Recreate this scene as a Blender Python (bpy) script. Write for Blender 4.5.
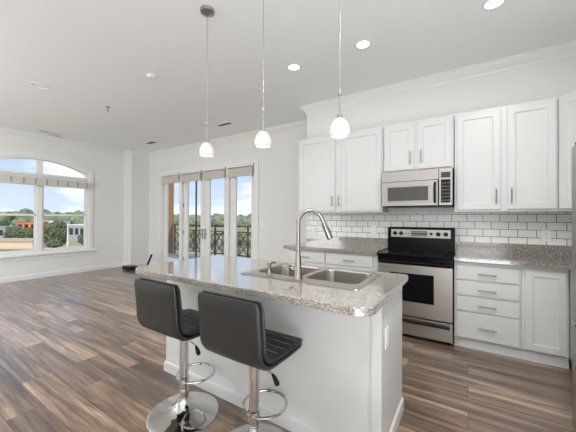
import bpy, bmesh, math, random
from mathutils import Vector, Matrix, noise
R = math.radians
random.seed(7)
S = bpy.context.scene
for o in list(bpy.data.objects): bpy.data.objects.remove(o)
COL = S.collection

# ------------------------------------------------------------------ camera
cam_d = bpy.data.cameras.new('camera'); cam = bpy.data.objects.new('camera', cam_d); COL.objects.link(cam)
cam_d.sensor_width = 36; cam_d.lens = 36 * 282.9 / 576; cam_d.clip_start = .03; cam_d.clip_end = 3000
YAW, PITCH, ROLL, HC = .5663, .0073, .0039, 1.3092
fw = Vector((-math.sin(YAW) * math.cos(PITCH), math.cos(YAW) * math.cos(PITCH), math.sin(PITCH)))
r0 = Vector((math.cos(YAW), math.sin(YAW), 0)); u0 = r0.cross(fw)
r1 = r0 * math.cos(ROLL) + u0 * math.sin(ROLL); u1 = -r0 * math.sin(ROLL) + u0 * math.cos(ROLL)
m = Matrix.Identity(4)
for i in range(3):
    m[i][0] = r1[i]; m[i][1] = u1[i]; m[i][2] = -fw[i]
m[0][3], m[1][3], m[2][3] = 0, 0, HC
cam.matrix_world = m
S.camera = cam

# ------------------------------------------------------------------ exposure, sky, sun, big soft lights
S.view_settings.view_transform = 'Standard'; S.view_settings.look = 'None'
S.view_settings.exposure = 0.22; S.view_settings.gamma = 1; S.view_settings.use_curve_mapping = False
S.cycles.use_denoising = True
S.cycles.max_bounces = 10; S.cycles.diffuse_bounces = 6; S.cycles.transparent_max_bounces = 16
S.cycles.sample_clamp_indirect = 6

w = bpy.data.worlds.new('sky'); S.world = w; w.use_nodes = True
nt = w.node_tree; nt.nodes.clear()
def nn(nt, t, **k):
    n = nt.nodes.new(t)
    for a, v in k.items(): setattr(n, a, v)
    return n
out = nn(nt, 'ShaderNodeOutputWorld'); bg = nn(nt, 'ShaderNodeBackground')
tc = nn(nt, 'ShaderNodeTexCoord'); sx = nn(nt, 'ShaderNodeSeparateXYZ')
nt.links.new(tc.outputs['Generated'], sx.inputs[0])
gr = nn(nt, 'ShaderNodeValToRGB'); nt.links.new(sx.outputs['Z'], gr.inputs[0])
gr.color_ramp.elements[0].position = 0; gr.color_ramp.elements[0].color = (.74, .85, .97, 1)
gr.color_ramp.elements[1].position = .35; gr.color_ramp.elements[1].color = (.30, .50, .84, 1)
mp = nn(nt, 'ShaderNodeMapping'); mp.inputs['Scale'].default_value = (1, 1, 2.2); mp.inputs['Location'].default_value = (3.1, .4, .15)
nt.links.new(tc.outputs['Generated'], mp.inputs[0])
nz = nn(nt, 'ShaderNodeTexNoise'); nz.inputs['Scale'].default_value = 5.2; nz.inputs['Detail'].default_value = 8; nz.inputs['Roughness'].default_value = .56
nt.links.new(mp.outputs[0], nz.inputs['Vector'])
cr = nn(nt, 'ShaderNodeValToRGB'); cr.color_ramp.elements[0].position = .50; cr.color_ramp.elements[1].position = .62
nt.links.new(nz.outputs['Fac'], cr.inputs[0])
mx = nn(nt, 'ShaderNodeMixRGB'); mx.inputs[2].default_value = (1.05, 1.05, 1.06, 1)
nt.links.new(cr.outputs[0], mx.inputs[0]); nt.links.new(gr.outputs[0], mx.inputs[1])
nt.links.new(mx.outputs[0], bg.inputs[0]); bg.inputs[1].default_value = 0.98
nt.links.new(bg.outputs[0], out.inputs[0])

def light(name, kind, loc, power, color=(1, 1, 1), **k):
    d = bpy.data.lights.new(name, kind); d.energy = power; d.color = color
    rot = k.pop('rot', None); aim = k.pop('aim', None); parent = k.pop('parent', None)
    for a, v in k.items(): setattr(d, a, v)
    o = bpy.data.objects.new(name, d); COL.objects.link(o); o.location = loc
    if aim: o.rotation_euler = (Vector(aim) - Vector(loc)).to_track_quat('-Z', 'Y').to_euler()
    if rot: o.rotation_euler = rot
    if parent: o.parent = parent
    return o
light('sun', 'SUN', (0, 0, 50), 3.2, (1, .95, .86), angle=R(.6), rot=(R(48), 0, R(35)))
# unseen fill lights added behind the camera; the last one shines up at the ceiling
light('rear_fill', 'AREA', (-4.9, -2.0, 1.7), 90, (.94, .975, 1), shape='RECTANGLE', size=3.0, size_y=2.4, rot=(R(98), 0, R(30)))
light('kitchen_fill', 'AREA', (-.3, -2.85, 1.7), 20, (.94, .975, 1), shape='RECTANGLE', size=2.6, size_y=2.4, rot=(R(100), 0, 0))
light('kitchen_up_fill', 'AREA', (.5, -.9, .25), 84, (.93, .97, 1), shape='RECTANGLE', size=1.4, size_y=2.4, rot=(R(180), 0, 0))

# ------------------------------------------------------------------ helpers
class MB:
    def __init__(s): s.bm = bmesh.new()
    def box(s, x0, x1, y0, y1, z0, z1, bev=0, seg=2):
        g = bmesh.ops.create_cube(s.bm, size=1)
        for v in g['verts']:
            v.co = Vector(((x0 + x1) / 2 + v.co.x * (x1 - x0), (y0 + y1) / 2 + v.co.y * (y1 - y0), (z0 + z1) / 2 + v.co.z * (z1 - z0)))
        if bev:
            ed = list({e for v in g['verts'] for e in v.link_edges})
            bmesh.ops.bevel(s.bm, geom=ed, offset=bev, segments=seg, profile=.5, affect='EDGES')
        return s
    def tube(s, pts, r, seg=12, closed=False, cap=True):
        pts = [Vector(p) for p in pts]; n = len(pts)
        rr = r if isinstance(r, (list, tuple)) else [r] * n
        rings = []; up = None
        for i, p in enumerate(pts):
            a = pts[(i - 1) % n] if (i > 0 or closed) else p
            b = pts[(i + 1) % n] if (i < n - 1 or closed) else p
            t = (b - a).normalized()
            if up is None: up = Vector((0, 0, 1)) if abs(t.z) < .9 else Vector((1, 0, 0))
            x = up.cross(t).normalized(); y = t.cross(x).normalized(); up = y
            rings.append([s.bm.verts.new(p + (x * math.cos(2 * math.pi * k / seg) + y * math.sin(2 * math.pi * k / seg)) * rr[i]) for k in range(seg)])
        for i in range(n if closed else n - 1):
            A, B = rings[i], rings[(i + 1) % n]
            for k in range(seg): s.bm.faces.new((A[k], A[(k + 1) % seg], B[(k + 1) % seg], B[k]))
        if cap and not closed:
            s.bm.faces.new(list(reversed(rings[0]))); s.bm.faces.new(rings[-1])
        return s
    def bar(s, p0, p1, w, h):
        """rectangular bar from p0 to p1"""
        p0, p1 = Vector(p0), Vector(p1); t = (p1 - p0).normalized()
        up = Vector((0, 1, 0)) if abs(t.y) < .9 else Vector((0, 0, 1))
        x = up.cross(t).normalized() * w / 2; y = t.cross(x).normalized() * h / 2
        A = [s.bm.verts.new(p0 + a) for a in (x + y, -x + y, -x - y, x - y)]
        B = [s.bm.verts.new(p1 + a) for a in (x + y, -x + y, -x - y, x - y)]
        for k in range(4): s.bm.faces.new((A[k], A[(k + 1) % 4], B[(k + 1) % 4], B[k]))
        s.bm.faces.new(A[::-1]); s.bm.faces.new(B)
        return s
    def lathe(s, prof, c=(0, 0, 0), seg=32, axis='Z', closed=False):
        c = Vector(c); rings = []
        def P(r, h, a):
            u, v = r * math.cos(a), r * math.sin(a)
            return c + Vector({'Z': (u, v, h), 'Y': (u, -h, v), 'X': (h, u, v)}[axis])
        for r, h in prof:
            if r < 1e-6: rings.append([s.bm.verts.new(P(0, h, 0))])
            else: rings.append([s.bm.verts.new(P(r, h, 2 * math.pi * k / seg)) for k in range(seg)])
        n = len(rings)
        for i in range(n if closed else n - 1):
            A, B = rings[i], rings[(i + 1) % n]
            for k in range(seg):
                k2 = (k + 1) % seg
                f = [A[k % len(A)], A[k2 % len(A)], B[k2 % len(B)], B[k % len(B)]]
                f = list(dict.fromkeys(f))
                if len(f) > 2:
                    try: s.bm.faces.new(f)
                    except ValueError: pass
        return s
    def prism(s, poly, lo, hi, axis='Z', bev=0):
        def P(a, b, h): return Vector({'Z': (a, b, h), 'X': (h, a, b), 'Y': (a, h, b)}[axis])
        A = [s.bm.verts.new(P(a, b, lo)) for a, b in poly]; B = [s.bm.verts.new(P(a, b, hi)) for a, b in poly]
        n = len(poly)
        fs = [s.bm.faces.new(A[::-1]), s.bm.faces.new(B)]
        for k in range(n): fs.append(s.bm.faces.new((A[k], A[(k + 1) % n], B[(k + 1) % n], B[k])))
        if bev:
            ed = list(fs[0].edges) + list(fs[1].edges)
            bmesh.ops.bevel(s.bm, geom=ed, offset=bev, segments=3, profile=.5, affect='EDGES')
        return s
    def ring(s, outer, inner, lo, hi, axis='X'):
        def P(a, b, h): return Vector({'Z': (a, b, h), 'X': (h, a, b), 'Y': (a, h, b)}[axis])
        L = [[s.bm.verts.new(P(a, b, h)) for a, b in poly] for poly, h in ((outer, lo), (inner, lo), (inner, hi), (outer, hi))]
        n = len(outer)
        for j in range(4):
            A, B = L[j], L[(j + 1) % 4]
            for k in range(n): s.bm.faces.new((A[k], A[(k + 1) % n], B[(k + 1) % n], B[k]))
        return s
    def quad(s, *p):
        s.bm.faces.new([s.bm.verts.new(Vector(a)) for a in p]); return s
    def build(s, name, mat, parent=None, smooth=True, ang=35, loc=None):
        bmesh.ops.recalc_face_normals(s.bm, faces=s.bm.faces)
        me = bpy.data.meshes.new(name); s.bm.to_mesh(me); s.bm.free()
        me.materials.append(mat)
        if smooth:
            for p in me.polygons: p.use_smooth = True
            me.set_sharp_from_angle(angle=R(ang))
        o = bpy.data.objects.new(name, me); COL.objects.link(o)
        if smooth:
            wn = o.modifiers.new('weighted_normals', 'WEIGHTED_NORMAL'); wn.keep_sharp = True; wn.weight = 80
        if parent: o.parent = parent
        if loc: o.location = loc
        return o
def tag(o, label, cat, group=None, kind=None):
    o['label'] = label; o['category'] = cat
    if group: o['group'] = group
    if kind: o['kind'] = kind
    return o
def thing(name, loc, label, cat, group=None, kind=None, rz=0):
    o = bpy.data.objects.new(name, None); COL.objects.link(o); o.empty_display_size = .1
    o.location = loc; o.rotation_euler = (0, 0, rz)
    return tag(o, label, cat, group, kind)
def copy_tree(o, loc, label, parent=None):
    c = o.copy(); COL.objects.link(c)
    if parent is None:
        c.location = loc; c['label'] = label
    else: c.parent = parent
    for ch in list(o.children): copy_tree(ch, None, None, c)
    return c
def arc(cx, cy, r, a0, a1, n=8):
    return [(cx + r * math.cos(R(a0 + (a1 - a0) * i / n)), cy + r * math.sin(R(a0 + (a1 - a0) * i / n))) for i in range(n + 1)]
def rrect(x0, x1, y0, y1, r, n=6):
    rs = r if isinstance(r, (list, tuple)) else [r] * 4       # BL, BR, TR, TL
    return (arc(x0 + rs[0], y0 + rs[0], rs[0], 180, 270, n) + arc(x1 - rs[1], y0 + rs[1], rs[1], 270, 360, n)
            + arc(x1 - rs[2], y1 - rs[2], rs[2], 0, 90, n) + arc(x0 + rs[3], y1 - rs[3], rs[3], 90, 180, n))
def sweep(mb, path, prof):
    """sweep a wall-trim profile (out, z) along an XY polyline, room on the right-hand side of travel"""
    n = len(path); P = [Vector((a, b)) for a, b in path]; rows = []
    for i in range(n):
        d0 = (P[i] - P[i - 1]).normalized() if i else (P[1] - P[0]).normalized()
        d1 = (P[i + 1] - P[i]).normalized() if i < n - 1 else d0
        n0, n1 = Vector((d0.y, -d0.x)), Vector((d1.y, -d1.x))
        b = (n0 + n1).normalized(); k = 1 / max(.2, b.dot(n0))
        rows.append([mb.bm.verts.new((P[i].x + b.x * o * k, P[i].y + b.y * o * k, z)) for o, z in prof])
    q = len(prof)
    for i in range(n - 1):
        for j in range(q): mb.bm.faces.new((rows[i][j], rows[i][(j + 1) % q], rows[i + 1][(j + 1) % q], rows[i + 1][j]))
    mb.bm.faces.new(rows[0]); mb.bm.faces.new(rows[-1][::-1])
    return mb

# ------------------------------------------------------------------ materials
def principled(name, col, rough=.5, metal=0, **k):
    M = bpy.data.materials.new(name); M.use_nodes = True
    b = M.node_tree.nodes['Principled BSDF']
    b.inputs['Base Color'].default_value = (*col, 1); b.inputs['Roughness'].default_value = rough; b.inputs['Metallic'].default_value = metal
    for a, v in k.items(): b.inputs[a.replace('_', ' ')].default_value = v
    return M
def noise_bump(M, scale, strength, dist=.002, vec=None, detail=4):
    t = M.node_tree; b = t.nodes['Principled BSDF']
    c = nn(t, 'ShaderNodeTexCoord'); mpn = nn(t, 'ShaderNodeMapping')
    if vec: mpn.inputs['Scale'].default_value = vec
    n = nn(t, 'ShaderNodeTexNoise'); n.inputs['Scale'].default_value = scale; n.inputs['Detail'].default_value = detail
    bp = nn(t, 'ShaderNodeBump'); bp.inputs['Strength'].default_value = strength; bp.inputs['Distance'].default_value = dist
    t.links.new(c.outputs['Object'], mpn.inputs[0]); t.links.new(mpn.outputs[0], n.inputs['Vector'])
    t.links.new(n.outputs['Fac'], bp.inputs['Height']); t.links.new(bp.outputs[0], b.inputs['Normal'])
    return n
def ramp(t, fac, stops):
    r = nn(t, 'ShaderNodeValToRGB'); t.links.new(fac, r.inputs[0]); e = r.color_ramp.elements
    while len(e) < len(stops): e.new(.5)
    for i, (p, c) in enumerate(stops): e[i].position = p; e[i].color = (*c, 1)
    return r.outputs[0]
M = {}
M['wall'] = principled('wall_paint', (.755, .752, .735), .75); noise_bump(M['wall'], 180, .06)
M['ceil'] = principled('ceiling_paint', (.86, .88, .885), .85); noise_bump(M['ceil'], 120, .08)
M['trim'] = principled('white_trim_paint', (.79, .785, .77), .4)
M['cab'] = principled('white_cabinet_paint', (.65, .66, .66), .33); noise_bump(M['cab'], 60, .02)
M['plastic'] = principled('white_plastic', (.84, .83, .81), .35)
M['slot'] = principled('dark_slot', (.03, .03, .03), .5)
M['nickel'] = principled('brushed_nickel', (.38, .36, .33), .32, 1)
M['faucet'] = principled('faucet_nickel', (.37, .345, .31), .27, 1)
M['chrome'] = principled('chrome', (.62, .61, .60), .07, 1)
M['bar'] = principled('pull_steel', (.33, .32, .30), .35, 1)
M['black_gloss'] = principled('black_gloss', (.005, .005, .006), .16, Specular_IOR_Level=.12)
M['smoked'] = principled('smoked_glass', (.075, .075, .074), .22, Specular_IOR_Level=.4)
M['black'] = principled('black_plastic', (.009, .009, .01), .35, Specular_IOR_Level=.2)
M['charcoal'] = principled('charcoal_leather', (.018, .0185, .018), .42); noise_bump(M['charcoal'], 260, .12, .001)
M['seam'] = principled('grey_stitching', (.10, .10, .10), .6)
M['iron'] = principled('dark_railing_paint', (.022, .018, .015), .5)
M['blind'] = principled('woven_blind', (.56, .53, .48), .85)
M['blind2'] = principled('pale_blind', (.60, .575, .535), .8)
M['clip'] = principled('blind_clip', (.36, .33, .29), .7)
for nm, sc in (('blind', (40, 40, 260)), ('blind2', (60, 60, 200))):
    noise_bump(M[nm], 1.0, .4, .003, sc)
def stainless(name, col, rough, vec):
    m_ = principled(name, col, rough, 1); t = m_.node_tree; b = t.nodes['Principled BSDF']
    c = nn(t, 'ShaderNodeTexCoord'); mpn = nn(t, 'ShaderNodeMapping'); mpn.inputs['Scale'].default_value = vec
    n = nn(t, 'ShaderNodeTexNoise'); n.inputs['Scale'].default_value = 1; n.inputs['Detail'].default_value = 3
    t.links.new(c.outputs['Object'], mpn.inputs[0]); t.links.new(mpn.outputs[0], n.inputs['Vector'])
    mr = nn(t, 'ShaderNodeMapRange'); mr.inputs['To Min'].default_value = rough - .05; mr.inputs['To Max'].default_value = rough + .08
    t.links.new(n.outputs['Fac'], mr.inputs[0]); t.links.new(mr.outputs[0], b.inputs['Roughness'])
    return m_
M['steel'] = stainless('stainless_steel', (.46, .435, .40), .38, (2, 2, 500))
M['panel'] = stainless('panel_steel', (.40, .385, .36), .42, (2, 2, 500))
M['sink'] = stainless('sink_steel', (.52, .49, .45), .3, (300, 3, 3))

def glass_mat(name, tint=(1, 1, 1)):
    m_ = bpy.data.materials.new(name); m_.use_nodes = True; t = m_.node_tree; t.nodes.clear()
    o = nn(t, 'ShaderNodeOutputMaterial'); mix = nn(t, 'ShaderNodeMixShader'); tr = nn(t, 'ShaderNodeBsdfTransparent'); gl = nn(t, 'ShaderNodeBsdfGlossy')
    lw = nn(t, 'ShaderNodeLayerWeight'); lw.inputs[0].default_value = .5
    pw = nn(t, 'ShaderNodeMath', operation='POWER'); pw.inputs[1].default_value = 4; t.links.new(lw.outputs['Facing'], pw.inputs[0])
    fr = nn(t, 'ShaderNodeMapRange'); fr.inputs['To Min'].default_value = .03; fr.inputs['To Max'].default_value = .7; t.links.new(pw.outputs[0], fr.inputs[0])
    tr.inputs[0].default_value = (*tint, 1); gl.inputs['Roughness'].default_value = .01; gl.inputs[0].default_value = (.8, .8, .8, 1)
    t.links.new(fr.outputs[0], mix.inputs[0]); t.links.new(tr.outputs[0], mix.inputs[1]); t.links.new(gl.outputs[0], mix.inputs[2]); t.links.new(mix.outputs[0], o.inputs[0])
    return m_
M['glass'] = glass_mat('window_glass', (.97, .98, .98))

def emit(name, col, s):
    m_ = bpy.data.materials.new(name); m_.use_nodes = True; t = m_.node_tree; b = t.nodes['Principled BSDF']
    b.inputs['Base Color'].default_value = (.8, .8, .8, 1); b.inputs['Emission Color'].default_value = (*col, 1); b.inputs['Emission Strength'].default_value = s
    return m_
M['lens'] = emit('lit_lens', (1, .97, .92), 3.0)
M['bulb'] = emit('lit_bulb', (1, .93, .84), 2.6)
M['display'] = emit('oven_display', (.05, .04, .02), .25); M['display'].node_tree.nodes['Principled BSDF'].inputs['Base Color'].default_value = (.03, .025, .02, 1)
# frosted glass shade lit by the bulb inside
m_ = principled('frosted_shade', (.78, .76, .74), .3); b = m_.node_tree.nodes['Principled BSDF']
b.inputs['Emission Color'].default_value = (1, .86, .74, 1); b.inputs['Emission Strength'].default_value = .0
t = m_.node_tree; tl = nn(t, 'ShaderNodeBsdfTranslucent'); tl.inputs[0].default_value = (.80, .76, .72, 1); mix = nn(t, 'ShaderNodeMixShader'); mix.inputs[0].default_value = .45
t.links.new(b.outputs[0], mix.inputs[1]); t.links.new(tl.outputs[0], mix.inputs[2]); t.links.new(mix.outputs[0], t.nodes['Material Output'].inputs[0])
M['shade'] = m_

def granite(name, stops, stops2, rough):
    m_ = principled(name, (.5, .45, .4), rough, Coat_Weight=1.0, Coat_Roughness=.07, Coat_IOR=1.85); t = m_.node_tree; b = t.nodes['Principled BSDF']
    c = nn(t, 'ShaderNodeTexCoord')
    v = nn(t, 'ShaderNodeTexVoronoi'); v.inputs['Scale'].default_value = 215; v.inputs['Randomness'].default_value = 1
    n = nn(t, 'ShaderNodeTexNoise'); n.inputs['Scale'].default_value = 130; n.inputs['Detail'].default_value = 4; n.inputs['Roughness'].default_value = .7
    for q in (v, n): t.links.new(c.outputs['Object'], q.inputs['Vector'])
    sp = nn(t, 'ShaderNodeSeparateColor'); t.links.new(v.outputs['Color'], sp.inputs[0])
    a = ramp(t, sp.outputs[0], stops); d = ramp(t, n.outputs['Fac'], stops2)
    mx = nn(t, 'ShaderNodeMixRGB'); mx.blend_type = 'MIX'; mx.inputs[0].default_value = .45
    t.links.new(a, mx.inputs[1]); t.links.new(d, mx.inputs[2]); t.links.new(mx.outputs[0], b.inputs['Base Color'])
    return m_
M['granite'] = granite('granite', [(.0, (.018, .016, .014)), (.2, (.045, .038, .032)), (.24, (.175, .155, .13)), (.52, (.275, .25, .215)), (.57, (.42, .395, .35)), (.82, (.64, .62, .58)), (1, (.13, .11, .095))],
                       [(.0, (.03, .026, .022)), (.40, (.08, .066, .056)), (.48, (.23, .208, .178)), (.6, (.42, .39, .345)), (1, (.66, .64, .60))], .18)

# subway tile
m_ = principled('subway_tile', (.8, .8, .78), .14); t = m_.node_tree; b = t.nodes['Principled BSDF']
c = nn(t, 'ShaderNodeTexCoord'); s_ = nn(t, 'ShaderNodeSeparateXYZ'); cb = nn(t, 'ShaderNodeCombineXYZ'); br = nn(t, 'ShaderNodeTexBrick')
t.links.new(c.outputs['Object'], s_.inputs[0]); t.links.new(s_.outputs[0], cb.inputs[0]); t.links.new(s_.outputs[2], cb.inputs[1])
mpn = nn(t, 'ShaderNodeMapping'); mpn.inputs['Location'].default_value = (.01, -1.025, 0); t.links.new(cb.outputs[0], mpn.inputs[0]); t.links.new(mpn.outputs[0], br.inputs['Vector'])
br.offset = .5; br.inputs['Scale'].default_value = 1; br.inputs['Brick Width'].default_value = .156; br.inputs['Row Height'].default_value = .0835
br.inputs['Mortar Size'].default_value = .0032; br.inputs['Mortar Smooth'].default_value = .15
br.inputs['Color1'].default_value = (.80, .80, .785, 1); br.inputs['Color2'].default_value = (.76, .76, .745, 1); br.inputs['Mortar'].default_value = (.16, .155, .15, 1)
bp = nn(t, 'ShaderNodeBump'); bp.inputs['Strength'].default_value = .5; bp.inputs['Distance'].default_value = .002; bp.invert = True
t.links.new(br.outputs['Color'], b.inputs['Base Color']); t.links.new(br.outputs['Fac'], bp.inputs['Height']); t.links.new(bp.outputs[0], b.inputs['Normal'])
M['tile'] = m_

# wide wood-look floor planks running along X
m_ = principled('wood_planks', (.2, .14, .1), .33, Coat_Weight=.8, Coat_Roughness=.28); t = m_.node_tree; b = t.nodes['Principled BSDF']
c = nn(t, 'ShaderNodeTexCoord'); br = nn(t, 'ShaderNodeTexBrick'); t.links.new(c.outputs['Object'], br.inputs['Vector'])
br.offset = .37; br.offset_frequency = 2; br.inputs['Scale'].default_value = 1; br.inputs['Brick Width'].default_value = 1.25; br.inputs['Row Height'].default_value = .19
br.inputs['Mortar Size'].default_value = .0016; br.inputs['Mortar Smooth'].default_value = 0; br.inputs['Bias'].default_value = 0
br.inputs['Color1'].default_value = (0, 0, 0, 1); br.inputs['Color2'].default_value = (1, 1, 1, 1); br.inputs['Mortar'].default_value = (.5, .5, .5, 1)
rnd = nn(t, 'ShaderNodeSeparateColor'); t.links.new(br.outputs['Color'], rnd.inputs[0])
off = nn(t, 'ShaderNodeCombineXYZ')
mu = nn(t, 'ShaderNodeMath', operation='MULTIPLY'); mu.inputs[1].default_value = 37.0; t.links.new(rnd.outputs[0], mu.inputs[0])
t.links.new(mu.outputs[0], off.inputs[2]); t.links.new(mu.outputs[0], off.inputs[0])
add = nn(t, 'ShaderNodeVectorMath', operation='ADD'); t.links.new(c.outputs['Object'], add.inputs[0]); t.links.new(off.outputs[0], add.inputs[1])
def grain(scale, vec, detail, dist):
    mpn = nn(t, 'ShaderNodeMapping'); mpn.inputs['Scale'].default_value = vec; t.links.new(add.outputs[0], mpn.inputs[0])
    n = nn(t, 'ShaderNodeTexNoise'); n.inputs['Scale'].default_value = scale; n.inputs['Detail'].default_value = detail; n.inputs['Roughness'].default_value = .62; n.inputs['Distortion'].default_value = dist
    t.links.new(mpn.outputs[0], n.inputs['Vector']); return n.outputs['Fac']
g1 = grain(1.0, (.40, 6.5, 1), 7, 1.3); g2 = grain(1.0, (3.5, 70, 1), 5, .4)
c1 = ramp(t, g1, [(.30, (.062, .039, .027)), (.43, (.135, .088, .061)), (.53, (.23, .155, .108)), (.63, (.37, .268, .192)), (.73, (.20, .135, .095))])
c2 = ramp(t, g2, [(.34, (.58, .57, .56)), (.60, (1.15, 1.15, 1.15))])
mx = nn(t, 'ShaderNodeMixRGB', blend_type='MULTIPLY'); mx.inputs[0].default_value = .8; t.links.new(c1, mx.inputs[1]); t.links.new(c2, mx.inputs[2])
pl = ramp(t, rnd.outputs[0], [(0, (.84, .84, .86)), (1, (1.42, 1.38, 1.33))])
mx2 = nn(t, 'ShaderNodeMixRGB', blend_type='MULTIPLY'); mx2.inputs[0].default_value = 1; t.links.new(mx.outputs[0], mx2.inputs[1]); t.links.new(pl, mx2.inputs[2])
mx3 = nn(t, 'ShaderNodeMixRGB'); t.links.new(br.outputs['Fac'], mx3.inputs[0]); t.links.new(mx2.outputs[0], mx3.inputs[1]); mx3.inputs[2].default_value = (.03, .02, .016, 1)
t.links.new(mx3.outputs[0], b.inputs['Base Color'])
bp = nn(t, 'ShaderNodeBump'); bp.inputs['Strength'].default_value = .12; bp.inputs['Distance'].default_value = .002; t.links.new(g2, bp.inputs['Height']); t.links.new(bp.outputs[0], b.inputs['Normal'])
M['wood'] = m_

# outdoors
def leafy(name, a, bcol, sc):
    m_ = principled(name, a, .8); t = m_.node_tree
    c = nn(t, 'ShaderNodeTexCoord'); n = nn(t, 'ShaderNodeTexNoise'); n.inputs['Scale'].default_value = sc; n.inputs['Detail'].default_value = 6
    t.links.new(c.outputs['Object'], n.inputs['Vector'])
    t.links.new(ramp(t, n.outputs['Fac'], [(.35, a), (.65, bcol)]), t.nodes['Principled BSDF'].inputs['Base Color'])
    return m_
M['leaf'] = leafy('tree_leaves', (.04, .055, .025), (.16, .18, .08), 1.6)
M['leaf2'] = leafy('pale_leaves', (.13, .16, .06), (.32, .34, .16), 1.0)
M['far'] = leafy('far_forest', (.11, .14, .085), (.24, .28, .15), .06)
M['lawn'] = leafy('lawn_green', (.22, .42, .08), (.34, .52, .14), .2)
M['ground'] = leafy('dry_ground', (.12, .15, .05), (.42, .35, .22), .045)
M['bark'] = principled('bark', (.12, .08, .05), .9)
M['tan'] = principled('tan_stucco', (.70, .56, .40), .85); noise_bump(M['tan'], 30, .2)
M['tan2'] = principled('tan_cap', (.48, .38, .28), .85)
M['brick'] = principled('brown_brick', (.28, .14, .07), .85); noise_bump(M['brick'], 14, .5, .01, (1, 1, 3))
M['orange'] = principled('orange_wall', (.72, .22, .08), .8)
M['greywall'] = principled('grey_building', (.34, .36, .37), .8)
M['roofred'] = principled('brown_roof', (.32, .16, .10), .8)
M['darkglass'] = principled('dark_glass', (.03, .035, .04), .15)
M['white'] = principled('white_paint', (.8, .8, .8), .4)
M['concrete'] = principled('balcony_concrete', (.48, .45, .41), .85)
M['asphalt'] = principled('road_grey', (.35, .35, .34), .9)

# ------------------------------------------------------------------ room shell
XL, XR, YF, YK, YB, ZC, XK = -7.8, 1.32, 4.54, 3.95, -3.0, 3.075, -2.16
st = dict(kind='structure')
mb = MB().box(XL - .15, XR + .15, YB - .15, YF + .15, -.2, 0)
tag(mb.build('floor', M['wood'], smooth=False), 'grey brown wood plank floor of the whole room', 'floor', **st)
mb = MB().box(XL - .15, XR + .15, YB - .15, YF + .15, ZC, ZC + .15)
tag(mb.build('ceiling', M['ceil'], smooth=False), 'flat white painted ceiling', 'ceiling', **st)
# left wall with the arched opening
YW0, YW1, ZS, ZA, RA = 1.39, 3.17, .58, 2.56, 1.84        # clear glass of the arched window
YM = (YW0 + YW1) / 2
def arch(o, N=28):
    zc = ZA - RA; rr = RA + o; a, b_ = YW1 + o, YW0 - o
    p = [(b_, ZS - o), (a, ZS - o)]
    return p + [(a + (b_ - a) * i / N, zc + math.sqrt(rr * rr - (a + (b_ - a) * i / N - YM) ** 2)) for i in range(N + 1)]
OP = .06; A = arch(OP)
y0, y1 = YW0 - OP, YW1 + OP; z0 = ZS - OP
mb = MB(); X0, X1 = XL - .15, XL
mb.box(X0, X1, YB - .15, y0, 0, ZC); mb.box(X0, X1, y1, YF + .15, 0, ZC); mb.box(X0, X1, y0, y1, 0, z0)
mb.prism([(y1, ZC)] + A[2:] + [(y0, ZC)], X0, X1, 'X')
tag(mb.build('wall_left', M['wall'], smooth=False), 'white painted end wall holding the arched window', 'wall', **st)
# far wall with the french door opening
DX0, DX1, DZ = -6.87, -3.68, 2.45
mb = MB().box(XL, DX0, YF, YF + .15, 0, ZC).box(DX1, XK + .15, YF, YF + .15, 0, ZC).box(DX0, DX1, YF, YF + .15, DZ, ZC)
tag(mb.build('wall_far', M['wall'], smooth=False), 'pale painted wall holding the french doors', 'wall', **st)
mb = MB().box(XK, XR + .15, YK, YK + .12, 0, ZC).box(XK, XK + .12, YK + .12, YF, 0, ZC)
tag(mb.build('wall_kitchen', M['wall'], smooth=False), 'greige kitchen wall behind the white cabinets', 'wall', **st)
tag(MB().box(XR, XR + .15, YB, YK, 0, ZC).build('wall_right', M['wall'], smooth=False), 'side wall behind the refrigerator', 'wall', **st)
tag(MB().box(XL, XR + .15, YB - .15, YB, 0, ZC).build('wall_rear', M['wall'], smooth=False), 'wall behind the photographer', 'wall', **st)
CX, CY = -7.44, 4.05
tag(MB().box(XL, CX, CY, YF, 0, ZC).build('wall_corner', M['wall'], smooth=False), 'square white pilaster filling the far left corner', 'pilaster', **st)
# crown moulding and baseboards
crown = [(0, ZC), (.085, ZC), (.085, ZC - .018), (.072, ZC - .026), (.066, ZC - .045), (.045, ZC - .068), (.026, ZC - .085), (.018, ZC - .1), (.012, ZC - .118), (0, ZC - .118)]
path = [(XL, YB), (XL, CY), (CX, CY), (CX, YF), (XK, YF), (XK, YK), (XR, YK), (XR, YB)]
tag(sweep(MB(), path, crown).build('trim_1', M['trim'], ang=25), 'white crown moulding around the top of the walls', 'crown moulding', **st)
base = [(0, 0), (.016, 0), (.016, .085), (.008, .105), (0, .105)]
def bb(name, p, lab): tag(sweep(MB(), p, base).build(name, M['trim'], smooth=False), lab, 'baseboard', **st)
bb('baseboard_left', [(XL, YB), (XL, CY), (CX, CY), (CX, YF), (DX0 - .1, YF)], 'white baseboard under the arched window and round the pilaster')
bb('baseboard_far', [(DX1 + .1, YF), (XK, YF), (XK, YK), (XK + .02, YK)], 'white baseboard between french doors and kitchen')

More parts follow.
